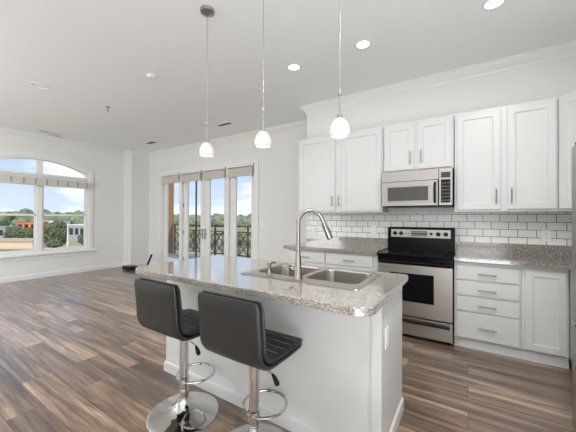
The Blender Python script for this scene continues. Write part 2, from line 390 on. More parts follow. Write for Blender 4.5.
# arched window
w1 = thing('window_1', (XL, YM, ZS), 'large arched two-bay window with white frame in the end wall', 'window', **st)
def L1(p): return [(a - YM, b_ - ZS) for a, b_ in p]
MB().ring(L1(arch(.125)), L1(arch(.045)), 0, .022).build('casing', M['trim'], w1, ang=25)
MB().ring(L1(arch(OP)), L1(arch(0)), -.13, .0).build('window_frame', M['trim'], w1, ang=25)
zt0, zt1 = 2.205 - ZS, 2.255 - ZS
MB().box(-.11, -.01, -.048, .048, 0, ZA - ZS - .003, .006).build('mullion', M['trim'], w1)
MB().box(-.11, -.005, YW0 - YM, YW1 - YM, zt0, zt1, .005).build('transom', M['trim'], w1)
MB().box(-.02, .075, YW0 - YM - .19, YW1 - YM + .19, -.085, -.055, .006).box(0, .02, YW0 - YM - .14, YW1 - YM + .14, -.17, -.085, .004).build('window_sill', M['trim'], w1)
for sgn in (-1, 1):
    a, b_ = sorted((sgn * .048, sgn * (YW1 - YM)))
    f = MB()
    for (p, q, r_, s2) in ((a, b_, 0, .035), (a, b_, .755, .80), (a, b_, zt0 - .03, zt0), (a, a + .03, .035, zt0 - .03), (b_ - .03, b_, .035, zt0 - .03)):
        f.box(-.09, -.045, p, q, r_, s2, .004)
    f.build('sash', M['trim'], w1)
    MB().box(-.07, -.064, a + .03, b_ - .03, .035, .755).build('pane', M['glass'], w1)
    MB().box(-.07, -.064, a + .03, b_ - .03, .80, zt0 - .03).build('pane', M['glass'], w1)
    q = [(y, z) for y, z in L1(arch(0))[2:] if a - 1e-6 <= y <= b_ + 1e-6]
    ye = b_ if sgn < 0 else a
    ze = math.sqrt(RA ** 2 - ye ** 2) + ZA - RA - ZS
    q = (q + [(ye, ze), (ye, zt1)] + [(a if sgn < 0 else b_, zt1)]) if sgn > 0 else ([(ye, ze)] + q + [(a, zt1), (ye, zt1)])
    MB().prism(q, -.07, -.064, 'X').build('pane', M['glass'], w1)
# shade stacked over the window
sh = thing('window_shade', (XL + .025, YM, 1.985), 'long pale raised fabric shade across the arched window', 'shade')
MB().box(.01, .055, -.98, .98, .0, .15, .008).build('fabric', M['blind2'], sh)
MB().box(0.003, .06, -.985, .985, .151, .168, .004).build('headrail', M['trim'], sh)
for k in range(10):
    y = -.86 + k * .191
    MB().box(.054, .062, y - .012, y + .012, .02, .145, .002).build('clip', M['clip'], sh)

# french doors with sidelights
MB_ = MB()
MB_.prism([(DX0 - .085, 0), (DX0 + .02, 0), (DX0 + .02, DZ - .02), (DX1 - .02, DZ - .02), (DX1 - .02, 0), (DX1 + .085, 0), (DX1 + .085, DZ + .085), (DX0 - .085, DZ + .085)], YF - .022, YF - .0005, 'Y')
tag(MB_.build('trim_2', M['trim'], smooth=False), 'white casing around the french doors', 'door casing', **st)
tr = MB()
for a, b_ in ((DX0, -6.83), (-6.115, -6.035), (-4.515, -4.435), (-3.72, DX1)): tr.box(a, b_, YF + .001, YF + .13, .02, DZ - .031, .003)
tr.box(DX0, DX1, YF, YF + .13, DZ - .03, DZ, .003)
tr.box(DX0, DX1, YF + .001, YF + .13, .0, .019, .003)
tag(tr.build('trim_3', M['trim']), 'white jambs and mullions between the glazed doors', 'door frame', **st)
def leaf(name, x0, x1, gx0, gx1, lab, cat, hinge=None, handle=None):
    d = thing(name, ((x0 + x1) / 2, YF + .05, .02), lab, cat, kind='structure'); h = DZ - .055
    x0 -= d.location.x; gx0 -= d.location.x; gx1 -= d.location.x; x1 -= d.location.x
    MB().box(x0, gx0, 0, .045, 0, h, .003).box(gx1, x1, 0, .045, 0, h, .003).box(gx0, gx1, 0, .045, 0, .24, .003).box(gx0, gx1, 0, .045, h - .13, h, .003).build('leaf_frame', M['trim'], d)
    MB().box(gx0, gx1, .018, .024, .24, h - .13).build('pane', M['glass'], d)
    if hinge is not None:
        for z in (.25, .93, 1.6, 2.26):
            MB().tube([(hinge * (x1), -.012, z - .05), (hinge * x1, -.012, z + .05)], .009, 10).box(hinge * x1 - .016, hinge * x1 + .016, -.006, 0, z - .05, z + .05).build('hinge', M['nickel'], d)
    if handle is not None:
        hx = handle * (x1 - .045)
        p = MB().box(hx - .02, hx + .02, -.012, 0, .78, 1.03, .005).build('handle', M['bar'], d)
        MB().tube([(hx, -.01, .90), (hx, -.05, .90), (hx - handle * .02, -.055, .90), (hx - handle * .1, -.055, .895)], .009, 10).build('lever', M['bar'], p)
        MB().lathe([(0, .02), (.017, .02), (.018, 0), (0, 0)], (hx, 0 - .012, 1.0), 16, 'Y').build('lock', M['bar'], p)
    return d
leaf('window_2', -6.825, -6.12, -6.70, -6.20, 'narrow fixed glazed sidelight left of the french doors', 'sidelight')
leaf('door_1', -6.03, -5.278, -5.87, -5.40, 'left glazed leaf of the white french doors', 'door', -1, 1)
leaf('door_2', -5.272, -4.52, -5.09, -4.62, 'right glazed leaf of the white french doors', 'door', 1, -1)
leaf('window_3', -4.43, -3.725, -4.27, -3.83, 'narrow fixed glazed sidelight right of the french doors', 'sidelight')
for x0, x1, lab in ((-6.80, -6.13, 'over the left sidelight'), (-6.02, -5.33, 'over the left french door leaf'), (-5.21, -4.53, 'over the right french door leaf'), (-4.42, -3.74, 'over the right sidelight')):
    xc = (x0 + x1) / 2; hw = (x1 - x0) / 2
    b_ = thing('woven_shade', (xc, YF - .002, 2.19), 'raised grey woven shade with white valance ' + lab, 'shade')
    f = MB()
    for k in range(4): f.box(-hw, hw, -.045 + .004 * k, -.006, .045 * k + .001, .045 * k + .049, .006)
    f.build('fabric', M['blind'], b_)
    MB().box(-hw - .033, hw + .033, -.05, -.0015, .198, .262, .005).build('valance', M['trim'], b_)

# ------------------------------------------------------------------ cabinets
def shaker(x0, x1, z0, z1, y, parent, pull=None, name='door', fr=.062, horiz=False):
    """framed door whose front stands at local y; pull = (x, z centre)"""
    m_ = MB(); t_ = .02
    poly = lambda a: [(x0 + a, z0 + a), (x1 - a, z0 + a), (x1 - a, z1 - a), (x0 + a, z1 - a)]
    loops = [(0, y + t_), (0, y + .003), (.003, y), (fr, y), (fr + .004, y + .007), (fr + .014, y + .0085), ]
    V = [[m_.bm.verts.new((a, yy, b_)) for a, b_ in poly(o)] for o, yy in loops]
    for i in range(len(V) - 1):
        for k in range(4): m_.bm.faces.new((V[i][k], V[i][(k + 1) % 4], V[i + 1][(k + 1) % 4], V[i + 1][k]))
    m_.bm.faces.new(V[-1]); m_.bm.faces.new(V[0][::-1])
    d = m_.build(name, M['cab'], parent, smooth=False)
    if pull: bar_pull(pull, y, d, horiz)
    return d
def bar_pull(p, y, parent, horiz, ln=.15):
    x, z = p; h = MB(); e = ln / 2
    a, b_ = ((x - e, y - .028, z), (x + e, y - .028, z)) if horiz else ((x, y - .028, z - e), (x, y - .028, z + e))
    h.tube([a, b_], .0062, 10)
    for s2 in (-.32, .32):
        q = (x + s2 * ln, z) if horiz else (x, z + s2 * ln)
        h.tube([(q[0], y - .028, q[1]), (q[0], y + .001, q[1])], .0048, 8)
    h.build('handle', M['bar'], parent)
def slab(x0, x1, z0, z1, y, parent, pull):
    d = MB().box(x0, x1, y, y + .02, z0, z1, .004).build('drawer', M['cab'], parent)
    bar_pull(pull, y, d, True); return d
YU = 3.615                                            # face of the wall-cabinet doors
def upper(x0, x1, z0, z1, doors, lab):
    xc = (x0 + x1) / 2
    o = thing('wall_cabinet', (xc, YK - .002, z0), lab, 'cabinet')
    MB().box(x0 - xc, x1 - xc, YU + .021 - YK, -.001, 0, z1 - z0, .002).build('body', M['cab'], o, smooth=False)
    for a, b_, p in doors: shaker(a - xc, b_ - xc, .022, z1 - z0 - .03, YU - YK + .002, o, p and (p[0] - xc, p[1] - z0))
    return o
upper(-2.125, -.9, 1.385, 2.47, ((-2.105, -1.535, (-1.575, 1.545)), (-1.445, -.915, (-1.478, 1.545))), 'wide white two-door wall cabinet at the end nearest the french doors')
upper(-.893, -.132, 1.868, 2.47, ((-.875, -.535, (-.575, 2.03)), (-.498, -.15, (-.46, 2.03))), 'short white two-door wall cabinet directly above the microwave')
upper(-.124, .722, 1.385, 2.47, ((-.103, .283, (.247, 1.545)), (.34, .708, (.372, 1.545))), 'tall white two-door wall cabinet between microwave and corner cabinet')
# diagonal corner wall cabinet
o = thing('corner_wall_cabinet', (1.0, 3.63, 1.385), 'diagonal white corner wall cabinet above the counter beside the refrigerator', 'cabinet')
pl_ = [(-.274, .317), (-.274, .008), (.012, -.278), (.317, -.278), (.317, .317)]
MB().prism(pl_, 0, 1.085).build('body', M['cab'], o, smooth=False)
d = shaker(-.185, .185, .022, 1.055, -.0215, o)
d.location = (-.131, -.135, 0); d.rotation_euler = (0, 0, R(-45))

# base cabinets
YBF = 3.366
def base_cab(name, x0, x1, lab):
    xc = (x0 + x1) / 2
    o = thing(name, (xc, YK - .002, 0), lab, 'cabinet')
    MB().box(x0 - xc, x1 - xc, YBF + .021 - YK, -.001, .1, .882, .002).build('body', M['cab'], o, smooth=False)
    MB().box(x0 - xc, x1 - xc, YBF + .045 - YK, -.01, 0, .1).build('toe_kick', M['cab'], o, smooth=False)
    return o, xc, YBF - YK + .002
o, xc, y = base_cab('base_cabinet', -2.15, -.892, 'white base cabinet with two drawers left of the range')
for a, b_, px in ((-2.13, -1.575, -1.86), (-1.555, -.955, -1.24)):
    slab(a - xc, b_ - xc, .72, .862, y, o, (px - xc, .787))
    mid = (a + b_) / 2
    shaker(a - xc, mid - .004 - xc, .115, .705, y, o, (mid - .05 - xc, .6)); shaker(mid + .004 - xc, b_ - xc, .115, .705, y, o, (mid + .05 - xc, .6))
o, xc, y = base_cab('drawer_cabinet', -.118, .42, 'white four-drawer base cabinet right of the range')
for z0, z1, pz in ((.70, .84, .765), (.543, .687, .605), (.385, .53, .45), (.115, .372, .235)):
    slab(-.1 - xc, .402 - xc, z0, z1, y, o, (.155 - xc, pz))
o, xc, y = base_cab('base_cabinet', .421, .742, 'narrow white single-door base cabinet beside the refrigerator')
shaker(.442 - xc, .728 - xc, .115, .84, y, o, None, fr=.055)
# run along the right wall behind the refrigerator
o = thing('base_cabinet', (1.02, 2.66, 0), 'white base cabinet in the corner behind the refrigerator', 'cabinet')
MB().box(-.272, .296, -.28, 1.28, .1, .882, .002).build('body', M['cab'], o, smooth=False)
MB().box(-.25, .296, -.28, 1.28, 0, .1).build('toe_kick', M['cab'], o, smooth=False)

# wall countertops with backsplash lip
def counter(name, poly, lips, lab, z0=.884, z1=.925):
    o = thing(name, (0, 0, z0), lab, 'countertop')
    MB().prism(poly, 0, z1 - z0, bev=.008).build('slab', M['granite'], o)
    l = MB()
    for q in lips: l.box(*q, z1 - z0 - .006, 1.04 - z0, .004)
    l.build('splash_lip', M['granite'], o)
counter('countertop', rrect(-2.2, -.892, 3.33, YK - .002, [.02, .005, .005, .005]), [(-2.155, -.892, YK - .027, YK - .003)], 'brown speckled granite counter left of the range')
counter('countertop', [(-.118, 3.33), (.715, 3.33), (.715, 2.375), (1.317, 2.375), (1.317, YK - .002), (-.118, YK - .002)], [(-.118, 1.29, YK - .027, YK - .003), (1.292, 1.316, 2.38, YK - .003)], 'brown speckled granite counter right of the range')
MB_ = MB().box(XK + .012, XR - .002, YK - .008, YK - .0005, 1.0405, 1.384).box(-.892, -.12, YK - .008, YK - .0005, .6, 1.04)
tag(MB_.build('tile_backsplash', M['tile'], smooth=False), 'white subway tile backsplash with dark grout on the kitchen wall', 'backsplash', **st)

def outlet(name, loc, rz, lab, kind='outlet'):
    o = thing(name, loc, lab, 'switch' if kind == 'switch' else 'outlet', rz=rz)
    MB().box(-.036, .036, -.006, 0, -.058, .058, .003).build('plate', M['plastic'], o)
    if kind == 'outlet':
        for z in (-.024, .024):
            r_ = MB().prism(rrect(-.016, .016, z - .014, z + .014, .008), -.009, -.0062, 'Y').build('receptacle', M['plastic'], o)
            MB().box(-.008, -.005, -.0098, -.0092, z - .006, z + .005).box(.005, .008, -.0098, -.0092, z - .005, z + .005).tube([(0, -.0092, z - .009), (0, -.0098, z - .009)], .0022, 8).build('slot', M['slot'], r_)
    elif kind == 'gfci':
        r_ = MB().box(-.017, .017, -.0095, -.0062, -.034, .034, .002).build('receptacle', M['plastic'], o)
        MB().box(-.007, .007, -.0112, -.0097, -.007, .007, .001).build('button', M['trim'], r_)
    else:
        MB().box(-.016, .016, -.010, -.0062, -.033, .033, .002).build('rocker', M['plastic'], o)
outlet('wall_outlet', (-2.02, YK - .009, 1.12), 0, 'white outlet in the tiles at the far left end of the counter')
outlet('wall_outlet', (-1.1, YK - .009, 1.16), 0, 'white outlet in the tiles just left of the range')
outlet('wall_outlet', (.69, YK - .009, 1.135), 0, 'white outlet in the tiles beside the refrigerator')
outlet('light_switch', (-3.5, YF - .001, 1.17), 0, 'white light switch right of the french doors', 'switch')
outlet('wall_outlet', (-6.99, YF - .001, .36), 0, 'white outlet low on the wall left of the french doors')
outlet('wall_outlet', (XL + .001, 2.46, .36), R(90), 'white outlet low on the wall under the arched window')

# ------------------------------------------------------------------ range
o = thing('range', (-.505, 3.64, 0), 'stainless steel electric range with black cooktop', 'range')
w2 = .378
MB().box(-w2, w2, -.27, .295, .035, .893, .003).build('body', M['black'], o)
for sx_ in (-1, 1):
    for yy in (-.24, .26): MB().lathe([(0, 0), (.018, 0), (.018, .036), (0, .036)], (sx_ * .33, yy, 0), 12).build('foot', M['black'], o)
MB().box(-w2 - .006, w2 + .004, -.338, .295, .894, .915, .006).build('cooktop', M['black_gloss'], o)
for bx, by, br_ in ((-.19, -.17, .105), (.19, -.17, .085), (-.19, .11, .08), (.19, .11, .105)):
    MB().lathe([(br_ - .003, .9153), (br_, .9156), (br_ + .003, .9153)], (bx, by, 0), 40).build('burner_ring', M['seam'], o)
MB().box(-w2 + .002, w2 - .002, -.318, -.271, .81, .892, .006).build('top_rail', M['black_gloss'], o)
d = MB().box(-w2 + .002, w2 - .002, -.32, -.271, .245, .802, .008).build('oven_door', M['steel'], o)
MB().box(-.245, .205, -.324, -.3205, .405, .71, .004).build('window', M['black_gloss'], d)
MB().tube([(-.35, -.375, .835), (.35, -.375, .835)], .017, 14).tube([(-.33, -.375, .835), (-.33, -.315, .835)], .012, 10).tube([(.33, -.375, .835), (.33, -.315, .835)], .012, 10).build('handle', M['black_gloss'], d)
d = MB().box(-w2 + .002, w2 - .002, -.318, -.271, .04, .232, .007).build('storage_drawer', M['steel'], o)
h = MB(); h.tube([(-.345, -.335, .19), (-.32, -.343, .196), (.32, -.343, .196), (.345, -.335, .19)], .016, 12); h.build('handle', M['black'], d)
# raised rear control panel
bk = MB().prism([(.18, .915), (.295, .915), (.295, 1.20), (.205, 1.20), (.19, 1.185)], -w2, w2, 'X')
bk.build('backguard', M['black_gloss'], o)
def slope_y(z): return .19 - .0 + (1.185 - z) / (1.185 - .915) * (-.01)
p = MB().prism([(slope_y(1.075) - .0015, 1.075), (slope_y(1.172) - .0015, 1.172), (slope_y(1.172) - .005, 1.172), (slope_y(1.075) - .005, 1.075)], -.335, .335, 'X').build('control_panel', M['panel'], o)
for kx in (-.29, -.215, .205, .285):
    k_ = MB().lathe([(0, .022), (.019, .022), (.022, .018), (.025, .0), (0, 0)], (kx, .181, 1.122), 20, 'Y').box(kx - .003, kx + .003, .153, .16, 1.105, 1.139, .001).build('knob', M['black'], p)
MB().lathe([(0, .014), (.014, .014), (.017, .0), (0, 0)], (.13, .181, 1.122), 16, 'Y').build('knob', M['black'], p)
MB().box(-.095, .085, .176, .181, 1.092, 1.155, .002).build('display', M['display'], p)
for r_ in range(2):
    for c_ in range(7): MB().box(-.085 + c_ * .024, -.069 + c_ * .024, .1742, .1758, 1.1 + r_ * .034, 1.112 + r_ * .034).build('button', M['bar'], p, smooth=False)
for kx in (-.155, -.125): MB().lathe([(0, .006), (.007, .006), (.008, 0), (0, 0)], (kx, .181, 1.122), 12, 'Y').build('indicator', M['black'], p)

# ------------------------------------------------------------------ microwave
o = thing('microwave', (-.512, 3.74, 1.445), 'stainless steel over-the-range microwave with black glass window', 'microwave')
MB().box(-.376, .376, -.175, .198, 0, .42, .004).build('body', M['black'], o)
MB().box(-.376, .24, -.212, -.176, .3, .417, .004).build('vent_panel', M['panel'], o)
d = MB().box(-.376, .232, -.212, -.176, .012, .297, .004).build('door', M['panel'], o)
MB().box(-.318, .158, -.215, -.2122, .06, .245, .003).build('window_trim', M['nickel'], d)
MB().box(-.303, .135, -.217, -.2152, .072, .232, .003).build('window', M['smoked'], d)
MB().tube([(.203, -.214, .045), (.203, -.246, .07), (.203, -.252, .15), (.203, -.246, .235), (.203, -.214, .265)], .012, 12).build('handle', M['black'], d)
d = MB().box(.243, .372, -.212, -.176, .012, .417, .004).build('control_panel', M['panel'], o)
MB().box(.262, .352, -.2145, -.2122, .315, .375, .002).build('display', M['display'], d)
MB().box(.262, .352, -.2145, -.2122, .04, .295, .002).build('keypad', M['black'], d)
for r_ in range(6):
    for c_ in range(3): MB().box(.27 + c_ * .027, .289 + c_ * .027, -.2158, -.2147, .058 + r_ * .038, .074 + r_ * .038).build('button', M['seam'], d, smooth=False)

# ------------------------------------------------------------------ refrigerator
o = thing('refrigerator', (.92, 1.89, 0), 'stainless steel bottom-freezer refrigerator at the right edge', 'refrigerator')
MB().box(-.32, .38, -.445, .445, .03, 1.735, .006).build('body', M['black'], o)
MB().box(-.31, .36, -.42, .42, 0, .03).build('base_grille', M['black'], o)
d = MB().box(-.4, -.325, -.448, .448, .70, 1.745, .018, 3).build('door', M['steel'], o)
MB().tube([(-.4, -.38, .82), (-.45, -.38, .86), (-.45, -.38, 1.5), (-.4, -.38, 1.54)], .012, 10).build('handle', M['steel'], d)
d = MB().box(-.4, -.325, -.448, .448, .075, .69, .018, 3).build('freezer_drawer', M['steel'], o)
MB().box(-.396, -.34, -.40, .40, .6905, .6985).build('grip_recess', M['slot'], d)
MB().box(-.385, -.30, .36, .44, 1.7455, 1.765, .006).build('hinge_cover', M['black'], o)

# ------------------------------------------------------------------ island
IX0, IX1, IY0, IY1 = -2.195, -.343, 1.185, 2.085
o = thing('kitchen_island', (-1.28, 1.75, 0), 'white panelled kitchen island base with baseboard', 'island')
bx0, bx1, by0, by1 = -.905, .897, -.253, .325
RC = lambda a, b, c, d: [(a, c), (b, c), (b, d), (a, d)]
MB().ring(RC(bx0, bx1, by0, by1), RC(bx0 + .018, bx1 - .018, by0 + .018, by1 - .018), .0, .884, 'Z').build('body', M['cab'], o, smooth=False)
MB().prism([(bx1 - .045, by0 - .0005), (bx1 - .045, by0 - .008), (bx1 + .008, by0 - .008), (bx1 + .008, by0 + .03), (bx1 + .0005, by0 + .03), (bx1 + .0005, by0 - .0005)], .096, .884).build('corner_trim', M['cab'], o, smooth=False)
bs = MB()
sweep(bs, [(bx0, by1 - .05), (bx0, by0), (bx1, by0), (bx1, by1 - .0)][::1], [(.0, 0), (.013, 0), (.013, .07), (.009, .078), (.0, .085)])
bs.build('baseboard', M['cab'], o, smooth=False)
for k in range(4):
    a = bx0 + .02 + k * .435
    shaker(a, a + .42, .12, .86, 0, o, None).matrix_basis = Matrix.Translation((2 * a + .42, by1 + .021, 0)) @ Matrix.Rotation(math.pi, 4, 'Z')
outlet('island_outlet', (-.382, 1.62, .65), R(90), 'white square-button outlet on the end panel of the island', 'gfci')

# island top: slab with a cut-out for the sink
SX0, SX1, SY0, SY1 = -1.325, -.49, 1.455, 1.985
hole = (SX0 + .03, SX1 - .03, SY0 + .03, SY1 - .03)
o = thing('island_countertop', (0, 0, .885), 'large pale speckled granite island top with rounded corners', 'countertop')
m_ = MB(); outer = rrect(IX0, IX1, IY0, IY1, [.11, .085, .02, .03], 8)
inner = [(hole[0], hole[2]), (hole[1], hole[2]), (hole[1], hole[3]), (hole[0], hole[3])]
def ofs(poly, c, d):                                  # inset a closed outline towards its inside
    n = len(poly); res = []
    for i in range(n):
        p, q, r_ = Vector(poly[i - 1]), Vector(poly[i]), Vector(poly[(i + 1) % n])
        e0, e1 = (q - p), (r_ - q)
        if e0.length < 1e-7: e0 = e1
        if e1.length < 1e-7: e1 = e0
        e0.normalize(); e1.normalize(); nrm = (Vector((-e0.y, e0.x)) + Vector((-e1.y, e1.x)))
        nrm = nrm.normalized() if nrm.length > 1e-6 else Vector((-e0.y, e0.x)); res.append(tuple(q + nrm * d))
    return res
T = .04; b_ = m_.bm
prof = [(.005, 0), (.001, .002), (0, .005), (0, T - .006), (.002, T - .002), (.006, T)]
rows = [[b_.verts.new((x, y, z)) for x, y in ofs(outer, 0, d_)] for d_, z in prof]
n_ = len(outer)
for i in range(len(rows) - 1):
    for k in range(n_): b_.faces.new((rows[i][k], rows[i][(k + 1) % n_], rows[i + 1][(k + 1) % n_], rows[i + 1][k]))
hl = [[b_.verts.new((x, y, z)) for x, y in inner] for z in (0, T)]
for k in range(4): b_.faces.new((hl[0][k], hl[0][(k + 1) % 4], hl[1][(k + 1) % 4], hl[1][k]))
for row, h_ in ((rows[0], hl[0]), (rows[-1], hl[1])):
    es = [b_.edges.get((row[k], row[(k + 1) % n_])) for k in range(n_)] + [b_.edges.get((h_[k], h_[(k + 1) % 4])) for k in range(4)]
    bmesh.ops.triangle_fill(b_, use_beauty=True, edges=es)
m_.build('slab', M['granite'], o, ang=40)

# sink
SZ = .9255
o = thing('kitchen_sink', ((SX0 + SX1) / 2, (SY0 + SY1) / 2, SZ), 'stainless steel double-bowl drop-in sink in the island top', 'sink')
hx, hy = (SX1 - SX0) / 2, (SY1 - SY0) / 2
m_ = MB(); b_ = m_.bm
bowls = [(-hx + .045, -.012, -hy + .115, hy - .035), (.02, hx - .045, -hy + .115, hy - .035)]
rim_o = rrect(-hx, hx, -hy, hy, .03, 5); n_ = len(rim_o)
ro = [b_.verts.new((x, y, 0)) for x, y in rim_o]; r2 = [b_.verts.new((x, y, .005)) for x, y in ofs(rim_o, 0, .006)]
for k in range(n_): b_.faces.new((ro[k], ro[(k + 1) % n_], r2[(k + 1) % n_], r2[k]))
es = [b_.edges.get((r2[k], r2[(k + 1) % n_])) for k in range(n_)]
for q in bowls:
    pr_ = None
    for d_, z, rad in ((0, .005, .06), (.006, -.004, .058), (.012, -.15, .055), (.04, -.178, .05), ):
        L = rrect(q[0] + d_, q[1] - d_, q[2] + d_, q[3] - d_, rad, 6)
        v = [b_.verts.new((x, y, z)) for x, y in L]
        if pr_:
            for k in range(len(v)): b_.faces.new((pr_[k], pr_[(k + 1) % len(v)], v[(k + 1) % len(v)], v[k]))
        else: es += [b_.edges.new((v[k], v[(k + 1) % len(v)])) for k in range(len(v))]
        pr_ = v
    b_.faces.new(pr_)
bmesh.ops.triangle_fill(b_, use_beauty=True, edges=es)
m_.build('basin', M['sink'], o, ang=50)
for q in bowls:
    cx_, cy_ = (q[0] + q[1]) / 2, (q[2] + q[3]) / 2
    dr = MB().lathe([(0, -.172), (.012, -.172), (.034, -.1725), (.043, -.174), (.043, -.1775), (0, -.1775)], (cx_, cy_, 0), 24).build('drain', M['nickel'], o)

# faucet
FX, FY, FZ = -.893, 1.525, .931
o = thing('faucet', (FX, FY, FZ), 'tall brushed nickel gooseneck faucet with pull-down spray head', 'faucet')
MB().lathe([(0, 0), (.03, 0), (.03, .006), (.0265, .012), (.024, .05), (.019, .11), (.0145, .16), (.0135, .17), (0, .17)], (0, 0, 0), 24).build('body', M['faucet'], o)
dx, dy = math.cos(R(48)), math.sin(R(48)); Rr = .082; H = .345
pts = [(0, 0, .15), (0, 0, .22), (0, 0, H)] + [(dx * (Rr - Rr * math.cos(a)), dy * (Rr - Rr * math.cos(a)), H + Rr * math.sin(a)) for a in [R(12 * i) for i in range(1, 14)]]
e = pts[-1]; tx, tz = math.sin(R(156)), math.cos(R(156))
pts.append((e[0] + dx * .03 * tx, e[1] + dy * .03 * tx, e[2] + .03 * tz))
MB().tube(pts, .0125, 16).build('gooseneck', M['faucet'], o)
e = pts[-1]; q = lambda s_: (e[0] + dx * s_ * tx, e[1] + dy * s_ * tx, e[2] + s_ * tz)
hd = MB().tube([q(0), q(.01), q(.05), q(.10), q(.115)], [.0135, .0155, .017, .021, .019], 18).build('spray_head', M['faucet'], o)
MB().tube([(q(.035)[0] + dx * .017, q(.035)[1] + dy * .017, q(.035)[2]), (q(.08)[0] + dx * .019, q(.08)[1] + dy * .019, q(.08)[2])], .006, 10).build('spray_button', M['black'], hd)
lv = MB().tube([(0, 0, .058), (-.05, .012, .06)], .0165, 18).build('handle_hub', M['faucet'], o)
MB().tube([(-.0505, .0121, .06), (-.057, .0137, .0603)], .0175, 18).build('collar', M['black'], lv)
MB().tube([(-.0575, .0138, .0603), (-.065, .016, .064), (-.085, .021, .074), (-.125, .03, .082)], [.015, .011, .0065, .0055], 12).build('lever', M['faucet'], lv)
# soap dispenser
o = thing('soap_dispenser', (-1.11, 1.52, FZ), 'small brushed nickel soap dispenser left of the faucet', 'soap dispenser')
MB().lathe([(0, 0), (.022, 0), (.022, .005), (.014, .012), (.011, .03), (.011, .055), (.0135, .06), (.0135, .082), (.009, .088), (0, .088)], (0, 0, 0), 20).build('body', M['faucet'], o)
MB().tube([(0, 0, .078), (.012, .035, .08), (.015, .048, .075)], [.007, .006, .005], 10).build('nozzle', M['faucet'], o)

# ------------------------------------------------------------------ bar stools
o = thing('bar_stool', (-1.607, 1.235, 0), 'charcoal leather bar stool at the far end of the island, nearer the arched window', 'bar stool', 'bar stools at the island')
MB().lathe([(0, 0), (.222, 0), (.226, .004), (.224, .010), (.205, .017), (.14, .028), (.09, .042), (.058, .066), (.042, .095), (.036, .115), (.036, .128), (0, .128)], (0, 0, 0), 64).build('base', M['chrome'], o, ang=60)
MB().lathe([(0, .129), (.0285, .129), (.0285, .514), (.0, .514)], (0, 0, 0), 28).lathe([(.0286, .15), (.0305, .153), (.0305, .165), (.0286, .168)], (0, 0, 0), 28).build('post', M['chrome'], o)
MB().box(-.07, .07, -.06, .07, .515, .574, .003).lathe([(.024, .501), (.026, .516), (.0, .516)], (0, 0, 0), 20).build('seat_plate', M['black'], o)
fr = MB(); fr.tube([(.125 * math.cos(a), .1 + .125 * math.sin(a), .225) for a in [R(10 * i) for i in range(36)]], .0085, 10, closed=True)
fr.tube([(0, -.02, .225), (0, .03, .225)], .012, 10).lathe([(.0287, .205), (.034, .208), (.034, .245), (.0287, .248)], (0, 0, 0), 24)
fr.build('footrest', M['chrome'], o)
lv = MB().tube([(.03, .0, .497), (.10, -.01, .494), (.135, -.015, .485)], .005, 8).build('lever', M['chrome'], o)
MB().tube([(.132, -.0145, .487), (.148, -.017, .475), (.168, -.021, .452), (.176, -.023, .442)], [.006, .011, .0145, .008], 12).build('grip', M['black'], lv)
# bent cushion shell: seat and back in one L-shaped section
def section(off, ya, za):
    """cushion centre line from seat front to back top, offset inwards"""
    pts = []; r_ = .085
    yb, zs = -.185, .600
    pts += [(.192 - k * (.192 - (yb + r_)) / 8, zs - .004 * math.sin(math.pi * k / 8)) for k in range(9)]
    c_ = (yb + r_, zs + r_)
    pts += [(c_[0] + r_ * math.cos(R(a)), c_[1] + r_ * math.sin(R(a))) for a in (255, 240, 225, 210, 195)]
    zt = .918
    pts += [(yb - .022 * ((k / 8) ** 1.3), c_[1] + (zt - c_[1]) * k / 8) for k in range(0, 9)]
    return pts
def shell(name, mat, parent, half, th, shift, crown_, x_r=.03, seams=False):
    """cushion swept over x, thickness th, shifted along its normal"""
    P = [Vector((0, a, b_)) for a, b_ in section(0, 0, 0)]; n = len(P)
    N = []
    for i in range(n):
        t_ = (P[min(i + 1, n - 1)] - P[max(i - 1, 0)]).normalized(); N.append(Vector((0, t_.z, -t_.y)))
    m_ = MB(); xs = [-half, -half + .006, -half + .02] + [-half + .02 + (2 * half - .04) * k / 10 for k in range(1, 10)] + [half - .02, half - .006, half]
    def thick(x):
        e = (half - abs(x)); return .25 + .75 * min(1, (e / .02)) ** .5 if e < .02 else 1
    top, bot = [], []
    for i in range(n):
        arcs = min(i, n - 1 - i); ef = (.45, .85, 1)[min(arcs, 2)]
        T_, B_ = [], []
        for x in xs:
            k = thick(x) * ef; h_ = th / 2 * k
            lim = 1.0
            if arcs == 0: lim = 1 - .012 / half
            puff = crown_ * (1 - (x / half) ** 2) * ef
            xx = x * lim
            T_.append(m_.bm.verts.new(P[i] - N[i] * (shift) + (-N[i]) * (h_ + puff) + Vector((xx, 0, 0))))
            B_.append(m_.bm.verts.new(P[i] - N[i] * (shift) + N[i] * h_ + Vector((xx, 0, 0))))
        top.append(T_); bot.append(B_)
    for i in range(n - 1):
        for k in range(len(xs) - 1):
            m_.bm.faces.new((top[i][k], top[i][k + 1], top[i + 1][k + 1], top[i + 1][k])); m_.bm.faces.new((bot[i][k], bot[i + 1][k], bot[i + 1][k + 1], bot[i][k + 1]))
        m_.bm.faces.new((top[i][0], top[i + 1][0], bot[i + 1][0], bot[i][0])); m_.bm.faces.new((top[i][-1], bot[i][-1], bot[i + 1][-1], top[i + 1][-1]))
    for i in (0, n - 1):
        for k in range(len(xs) - 1): m_.bm.faces.new((top[i][k], bot[i][k], bot[i][k + 1], top[i][k + 1]))
    ob = m_.build(name, mat, parent, ang=50)
    return ob, P, N
sh1, P, N = shell('shell', M['charcoal'], o, .211, .024, -.010, 0)
cu, P, N = shell('cushion', M['charcoal'], o, .207, .028, .0165, .004)
sm = MB()
for yy in (-.06, 0, .06, .12):
    sm.tube([(-.196 + .392 * k / 10, yy, .600 + .0165 + .014 + .0042 * (1 - ((-.196 + .392 * k / 10) / .208) ** 2) - .0015) for k in range(11)], .0022, 6)
sm.build('stitching', M['seam'], cu)
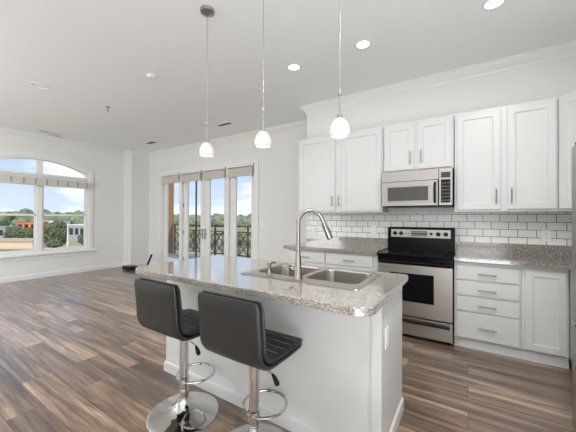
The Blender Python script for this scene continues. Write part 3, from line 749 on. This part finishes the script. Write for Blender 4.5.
stool2 = copy_tree(o, (-1.003, 1.235, 0), 'charcoal leather bar stool beside the sink, nearer the camera')

# ------------------------------------------------------------------ pendants and ceiling fittings
def pendant(x, y, lab, first=None, zb=1.835):
    if first: return copy_tree(first, (x, y, zb), lab)
    o = thing('pendant_light', (x, y, zb), lab, 'pendant lamp', 'pendants over the island')
    pr_ = [(.057, 0), (.0605, .012), (.0625, .028), (.061, .045), (.055, .066), (.045, .085), (.031, .101), (.019, .109), (.014, .112)]
    MB().lathe(pr_ + [(r_ - .004, z - .001) for r_, z in reversed(pr_)], (0, 0, 0), 36, closed=True).build('glass_shade', M['shade'], o, ang=60)
    MB().lathe([(0, .035), (.012, .037), (.021, .05), (.021, .07), (.012, .085), (.009, .1), (0, .1)], (0, 0, 0), 20).build('bulb', M['bulb'], o)
    MB().lathe([(0, .108), (.018, .108), (.019, .112), (.019, .128), (.012, .134), (.006, .136), (.0055, .25), (.011, .252), (.011, .286), (.004, .290), (0, .290)], (0, 0, 0), 20).build('stem', M['bar'], o)
    H_ = ZC - zb
    MB().tube([(0, 0, .29), (0, 0, H_ - .02)], .0022, 8).build('cable', M['bar'], o)
    MB().lathe([(0, H_ - .04), (.018, H_ - .04), (.03, H_ - .032), (.056, H_ - .022), (.06, H_ - .014), (.06, H_), (0, H_)], (0, 0, 0), 32).build('canopy', M['nickel'], o)
    light('pendant_bulb', 'POINT', (0, 0, .02), .15, (1, .93, .85), parent=o, shadow_soft_size=.02)
    return o
pf = pendant(-1.87, 1.65, 'frosted glass pendant lamp nearest the french doors, over the left of the island')
pendant(-1.27, 1.65, 'frosted glass pendant lamp hanging in the middle of the three', pf)
pendant(-.672, 1.65, 'frosted glass pendant lamp above the sink, nearest the kitchen cabinets', pf, 1.82)

def downlight(x, y, lab, first=None):
    if first: return copy_tree(first, (x, y, ZC), lab)
    o = thing('recessed_downlight', (x, y, ZC), lab, 'downlight', 'recessed lights along the kitchen')
    MB().lathe([(.062, -.001), (.064, -.006), (.088, -.004), (.09, 0), (.062, 0)], (0, 0, 0), 36, closed=True).build('trim_ring', M['trim'], o)
    MB().lathe([(0, -.002), (.062, -.002), (.062, -.0005), (0, -.0005)], (0, 0, 0), 32).build('lens', M['lens'], o)
    light('downlight_lamp', 'AREA', (0, 0, -.008), .5, (1, .985, .96), parent=o, shape='DISK', size=.12)
    return o
df = downlight(-1.714, 2.815, 'lit recessed ceiling light above the left kitchen cabinets')
downlight(-.895, 2.815, 'lit recessed ceiling light in front of the microwave', df)
downlight(.182, 2.84, 'lit recessed ceiling light at the top edge, towards the refrigerator', df)
# unseen downlights added to brighten the room, overhead and behind the camera
for x, y, lab in ((.35, 1.9, 'added unseen recessed light over the aisle beside the refrigerator'), (.35, 1.0, 'added unseen recessed light just in front of the refrigerator'),
                  (-1.714, .55, 'added unseen recessed light behind the stools, left of three'), (-.895, .55, 'added unseen recessed light behind the stools, middle of three'), (.182, .55, 'added unseen recessed light behind the stools, right of three'),
                  (-3.2, -.7, 'added unseen recessed light behind the photographer, towards the kitchen'), (-5.4, -.7, 'added unseen recessed light behind the photographer, towards the end wall')):
    c_ = downlight(x, y, lab, df)
    for ch in c_.children:
        if ch.type == 'LIGHT': ch.data = ch.data.copy(); ch.data.energy = 26 if y < 0 else 16 if x > .3 else 6

o = thing('smoke_detector', (-3.324, 2.054, ZC), 'white round smoke detector on the open ceiling', 'smoke detector')
MB().lathe([(0, -.03), (.04, -.03), (.055, -.022), (.062, -.012), (.066, -.0), (0, 0)], (0, 0, 0), 32).build('housing', M['plastic'], o)
MB().lathe([(0, -.034), (.012, -.034), (.014, -.0302), (0, -.0302)], (.02, 0, 0), 14).build('button', M['trim'], o)
def disc(name, x, y, r_, lab, cat):
    o = thing(name, (x, y, ZC), lab, cat)
    MB().lathe([(r_ - .022, -.002), (r_ - .018, -.008), (r_, -.006), (r_ + .002, 0), (r_ - .022, 0)], (0, 0, 0), 36, closed=True).build('bezel', M['trim'], o)
    MB().lathe([(0, -.004), (r_ - .022, -.003), (r_ - .022, -.0005), (0, -.0005)], (0, 0, 0), 36).build('grille', M['ceil'], o)
disc('ceiling_speaker', -4.832, 1.411, .105, 'round white ceiling speaker nearest the left picture edge', 'speaker')
disc('ceiling_speaker', -5.886, 2.092, .105, 'round white ceiling speaker nearer the arched window', 'speaker')
disc('ceiling_speaker', -5.85, 4.05, .10, 'round white ceiling speaker close to the crown above the french doors', 'speaker')
o = thing('sprinkler_head', (-4.858, 2.26, ZC), 'small dark fire sprinkler head on the ceiling', 'sprinkler')
MB().lathe([(0, -.006), (.03, -.006), (.034, 0), (0, 0)], (0, 0, 0), 20).build('escutcheon', M['nickel'], o)
MB().tube([(0, 0, -.006), (0, 0, -.03)], .009, 10).tube([(-.014, 0, -.028), (-.012, 0, -.05), (0, 0, -.056)], .003, 6).tube([(.014, 0, -.028), (.012, 0, -.05), (0, 0, -.056)], .003, 6).box(-.016, .016, -.004, .004, -.031, -.026).lathe([(0, -.058), (.02, -.06), (.02, -.057), (0, -.055)], (0, 0, 0), 14).build('deflector', M['bar'], o)
def vent(x, y, lx, ly, lab, n=5):
    o = thing('ceiling_vent', (x, y, ZC), lab, 'vent')
    MB().ring([(-lx, -ly), (lx, -ly), (lx, ly), (-lx, ly)], [(-lx + .018, -ly + .018), (lx - .018, -ly + .018), (lx - .018, ly - .018), (-lx + .018, ly - .018)], -.008, 0, 'Z').build('frame', M['trim'], o, smooth=False)
    MB().box(-lx + .018, lx - .018, -ly + .018, ly - .018, -.002, -.0004).build('duct', M['slot'], o, smooth=False)
    s_ = MB()
    for k in range(n):
        if lx > ly: y_ = -ly + .018 + (k + .5) * (2 * ly - .036) / n; s_.box(-lx + .018, lx - .018, y_ - .003, y_ + .003, -.007, -.0021)
        else: x_ = -lx + .018 + (k + .5) * (2 * lx - .036) / n; s_.box(x_ - .003, x_ + .003, -ly + .018, ly - .018, -.007, -.0021)
    s_.build('louver', M['bar'], o, smooth=False)
vent(-7.36, 2.30, .05, .20, 'dark slotted ceiling vent directly above the arched window')
vent(-7.53, 2.44, .045, .13, 'shorter dark slotted vent between the long one and the crown over the arched window')
vent(-6.29, 3.88, .17, .07, 'dark slotted ceiling vent near the corner pilaster')
vent(-3.86, 3.84, .17, .06, 'dark slotted ceiling vent above the right sidelight')

# black case on the floor by the pilaster
o = thing('equipment_case', (-7.12, 3.86, 0), 'low black equipment case on the floor against the corner pilaster', 'case')
MB().box(-.17, .17, -.11, .11, .012, .075, .015, 3).build('body', M['black'], o)
MB().box(-.168, .168, -.108, .108, .0765, .1, .012, 3).build('lid', M['black'], o)
MB().tube([(-.05, -.112, .06), (-.05, -.135, .06), (.05, -.135, .06), (.05, -.112, .06)], .007, 8).build('handle', M['slot'], o)
for k in (-.13, .13):
    for j in (-.08, .08): MB().lathe([(0, 0), (.014, 0), (.014, .014), (0, .014)], (k, j, 0), 10).build('foot', M['slot'], o)
o = thing('tilted_screen', (-6.84, 4.10, 0), 'thin black panel tilted back on a floor stand near the french doors', 'panel')
MB().box(-.06, .06, -.1, .1, 0, .0115, .003).build('stand', M['black'], o)
p_ = MB().prism([(-.005, .012), (.012, .012), (.16, .36), (.143, .367)], -.03, .03, 'X').build('panel', M['black'], o)

# ------------------------------------------------------------------ balcony
tag(MB().box(-10.6, XK + .5, YF + .151, 6.75, -.2, -.03).build('floor_balcony', M['concrete'], smooth=False), 'pale concrete balcony floor outside the french doors', 'balcony floor', **st)
o = thing('balcony_railing', (-6.5, 6.55, -.03), 'dark metal balcony railing with crossed diamond panels', 'railing')
x0, x1, pw = -2.59, 3.71, .70
for z in (1.08, .90, .18): MB().box(x0, x1, -.025 if z > 1 else -.014, .025 if z > 1 else .014, z - .018, z + .018, .003).build('rail', M['iron'], o)
k = 0; xx = x0
while xx < x1 - .01:
    MB().box(xx - .02, xx + .02, -.02, .02, 0, 1.07, .002).build('post', M['iron'], o)
    a, b2, z0, z1 = xx + .02, xx + pw - .02, .198, .882; mx_, mz = (a + b2) / 2, (z0 + z1) / 2
    pn = MB()
    for p0, p1 in (((a, z0), (b2, z1)), ((a, z1), (b2, z0)), ((mx_, z0), (b2, mz)), ((b2, mz), (mx_, z1)), ((mx_, z1), (a, mz)), ((a, mz), (mx_, z0))):
        pn.bar((p0[0], 0, p0[1]), (p1[0], 0, p1[1]), .022, .022)
    pn.bar((mx_ - .03, 0, z0), (mx_ - .03, 0, z1), .014, .018).bar((mx_ + .03, 0, z0), (mx_ + .03, 0, z1), .014, .018).bar((a, 0, mz), (b2, 0, mz), .014, .018)
    pn.build('panel', M['iron'], o, smooth=False)
    xx += pw
MB().box(xx - .02, xx + .02, -.02, .02, 0, 1.07, .002).build('post', M['iron'], o)
o = tag(MB().box(-10.08, -9.60, 6.42, 6.72, -.03, 4.2, .01).build('balcony_column', M['tan'], smooth=False), 'tan stucco column at the left end of the balcony', 'column')
o = tag(MB().box(-9.595, -9.31, 6.6, 6.66, -.03, 4.2, .01).build('brick_pier', M['brick'], smooth=False), 'brown brick pier right of the tan balcony column', 'pier')
o = tag(MB().tube([(-7.83, 6.47, -.03), (-7.83, 6.47, 4.2)], .032, 14).build('balcony_pole', M['iron']), 'slim dark pole rising past the railing outside the left door', 'pole')

# ------------------------------------------------------------------ outdoors
GZ = -9.0
m_ = MB().box(-1500, 300, -600, 1500, GZ - .5, GZ)
tag(m_.build('ground', M['ground'], smooth=False), 'dry grass and tan ground far below the windows', 'ground', **st)
def az(px, d):
    """ground point straight out along the direction of photo column px at depth d"""
    a = fw.xy.normalized(); b2 = r0.xy
    v = a * d + b2 * ((px - 288) / 282.9 * d)
    return v.x, v.y
def hgt(y, d): return HC + (218.3 - y) / 282.9 * d
def blob(mb, c, r, sq=1.0, sub=3, amp=.35, seed=0):
    g = bmesh.ops.create_icosphere(mb.bm, subdivisions=sub, radius=1)
    for v in g['verts']:
        d = v.co.normalized(); f = 1 + amp * (noise.noise(d * 2.3 + Vector((seed, seed * .7, 0))) + .5 * noise.noise(d * 6 + Vector((seed, 0, seed)))) + .12 * noise.noise(d * 17 + Vector((0, seed, 0)))
        v.co = Vector(c) + Vector((d.x * r * f, d.y * r * f, d.z * r * sq * f))
def tree(px, ytop, d, wpx, lab, mat='leaf', seed=0):
    x, y = az(px, d); H = hgt(ytop, d) - GZ; rw = wpx / 2 / 282.9 * d
    o = thing('tree', (x, y, GZ), lab, 'tree')
    MB().tube([(0, 0, 0), (.1, 0, H * .3), (0, .1, H * .6)], [rw * .1, rw * .075, rw * .05], 8).build('trunk', M['bark'], o)
    c_ = MB(); rnd_ = random.Random(seed)
    blob(c_, (0, 0, H * .58), rw * .78, min(1.3, H * .40 / (rw * .78)), 4, .35, seed)
    for k in range(9):
        a = 2 * math.pi * k / 9 + rnd_.random(); e = rnd_.uniform(.3, .85)
        blob(c_, (math.cos(a) * rw * .55, math.sin(a) * rw * .55, H * e), rw * rnd_.uniform(.32, .5), .85, 3, .45, seed + k * 3.1)
    c_.build('crown', M[mat], o, smooth=False)
tree(56, 222.5, 84, 24, 'dense round green tree filling the lower right window pane', 'leaf', 3)
tree(31, 229, 112, 11, 'dark green tree at the right end of the tan wall', 'leaf', 11)
tree(20, 229, 118, 11, 'dark green tree behind the middle of the tan wall', 'leaf', 17)
tree(9, 230, 122, 8, 'small dark tree beside the grey shed', 'leaf', 23)
tree(83, 231, 84, 9, 'green tree at the right window jamb beside the parked cars', 'leaf', 29)
tree(190, 229, 110, 12, 'pale green tree low behind the left french door', 'leaf2', 41)
tree(213, 232, 95, 13, 'pale green tree low behind the right french door', 'leaf2', 47)
tree(241, 230, 105, 13, 'pale green tree low behind the right sidelight', 'leaf2', 53)
# tan low building
def building(name, px0, px1, d, ytop, mat, lab, depth=12, cap=None, wins=0, z0=GZ):
    a, b2 = Vector(az(px0, d)), Vector(az(px1, d)); t_ = (b2 - a); L_ = t_.length; t_.normalize()
    o = thing(name, (a.x, a.y, z0), lab, 'building', rz=math.atan2(t_.y, t_.x)); H = hgt(ytop, d) - z0
    MB().box(0, L_, 0, depth, 0, H).build('walls', M[mat], o, smooth=False)
    MB().box(-.3, L_ + .3, -.3, depth + .3, H + .01, H + .45).build('roof', M[cap or mat], o, smooth=False)
    for k in range(wins):
        s_ = L_ / wins
        MB().box(s_ * k + s_ * .2, s_ * k + s_ * .8, -.08, -.005, H * .35, H * .8).build('window', M['darkglass'], o, smooth=False)
    return o
building('tan_building', -60, 33, 92, 243, 'tan', 'long low tan building below the left window pane', 10, 'tan2')
building('grey_shed', -30, 5.5, 128, 229, 'greywall', 'grey shed behind the tan building', 8, 'asphalt', 3)
building('orange_building', 17, 36, 190, 223.5, 'orange', 'orange building left of the window mullion', 10, 'roofred', 3)
building('grey_building', 69, 90, 130, 226.5, 'greywall', 'grey building with dark windows behind the pole', 12, 'white', 4)
building('pale_warehouse', 40, 58, 240, 222, 'white', 'white warehouse beyond the round tree', 14, 'greywall', 4)
building('brown_roof_house', 183, 197, 150, 238, 'tan', 'tan house with brown roof below the left french door', 12, 'roofred', 3)
building('long_roof_house', 204, 250, 175, 236, 'tan', 'long tan building with brown roof below the right french door', 12, 'roofred', 6)
# lawn, road
def patch(name, px0, px1, d0, d1, mat, lab, z=.03):
    q = [(*az(px0, d0), GZ + z), (*az(px1, d0), GZ + z), (*az(px1, d1), GZ + z), (*az(px0, d1), GZ + z)]
    m_ = MB(); b_ = m_.bm
    A = [b_.verts.new(Vector(p) - Vector((0, 0, .02))) for p in q]; B = [b_.verts.new(p) for p in q]
    b_.faces.new(A[::-1]); b_.faces.new(B)
    for k in range(4): b_.faces.new((A[k], A[(k + 1) % 4], B[(k + 1) % 4], B[k]))
    tag(m_.build(name, M[mat], smooth=False), lab, 'ground', kind='structure')
patch('ground_lawn', -60, 18, 200, 520, 'lawn', 'bright green lawn behind the grey shed')
patch('ground_road', -200, 120, 60, 84, 'asphalt', 'pale grey car park below the arched window')
# pole and cars
x, y = az(68, 78)
o = thing('utility_pole', (x, y, GZ), 'slim white pole right of the round tree', 'pole')
MB().tube([(0, 0, 0), (0, 0, hgt(226, 78) - GZ)], [.22, .15], 10).build('shaft', M['white'], o)
MB().box(-.5, .5, -.1, .1, hgt(226, 78) - GZ, hgt(226, 78) - GZ + .25).build('lamp_head', M['white'], o)
def car(px, d, mat, lab):
    x, y = az(px, d); a = r0.xy
    o = thing('parked_car', (x, y, GZ), lab, 'car', rz=math.atan2(a.y, a.x))
    MB().prism([(-2.1, .35), (-2.15, .8), (-1.4, .95), (-.8, 1.45), (.7, 1.45), (1.3, .98), (2.1, .82), (2.15, .35)], -.85, .85, 'Y').build('body', M[mat], o, smooth=False)
    MB().prism([(-1.25, 1.0), (-.75, 1.38), (.65, 1.38), (1.12, 1.0)], -.87, .87, 'Y').build('windows', M['darkglass'], o, smooth=False)
    for wx in (-1.35, 1.35):
        for wy in (-.78, .78): MB().lathe([(0, -.1), (.33, -.1), (.33, .1), (0, .1)], (wx, wy, .33), 16, 'Y').build('wheel', M['black'], o)
car(48, 80, 'white', 'white parked car under the round tree')
car(61, 74, 'white', 'white parked car at the foot of the pole')
car(76.5, 86, 'white', 'white parked car before the grey building')
car(87, 76, 'greywall', 'grey parked car next to the right window jamb')
# distant forest
m_ = MB(); rnd_ = random.Random(5)
for (d, n_, h0, h1) in ((300, 70, 7, 11), (420, 90, 12, 17), (560, 90, 17, 25)):
    for k in range(n_):
        px = -120 + 460 * (k + rnd_.random()) / n_; x, y = az(px, d * rnd_.uniform(.92, 1.08))
        h_ = rnd_.uniform(h0, h1) * (1.05 if px < 100 else .78)
        blob(m_, (x, y, GZ + h_ * .42), h_ * .62, .95, 2, .4, k * 1.7 + d)
tag(m_.build('treeline', M['far'], smooth=False), 'continuous dark green tree line along the horizon', 'trees', kind='stuff')
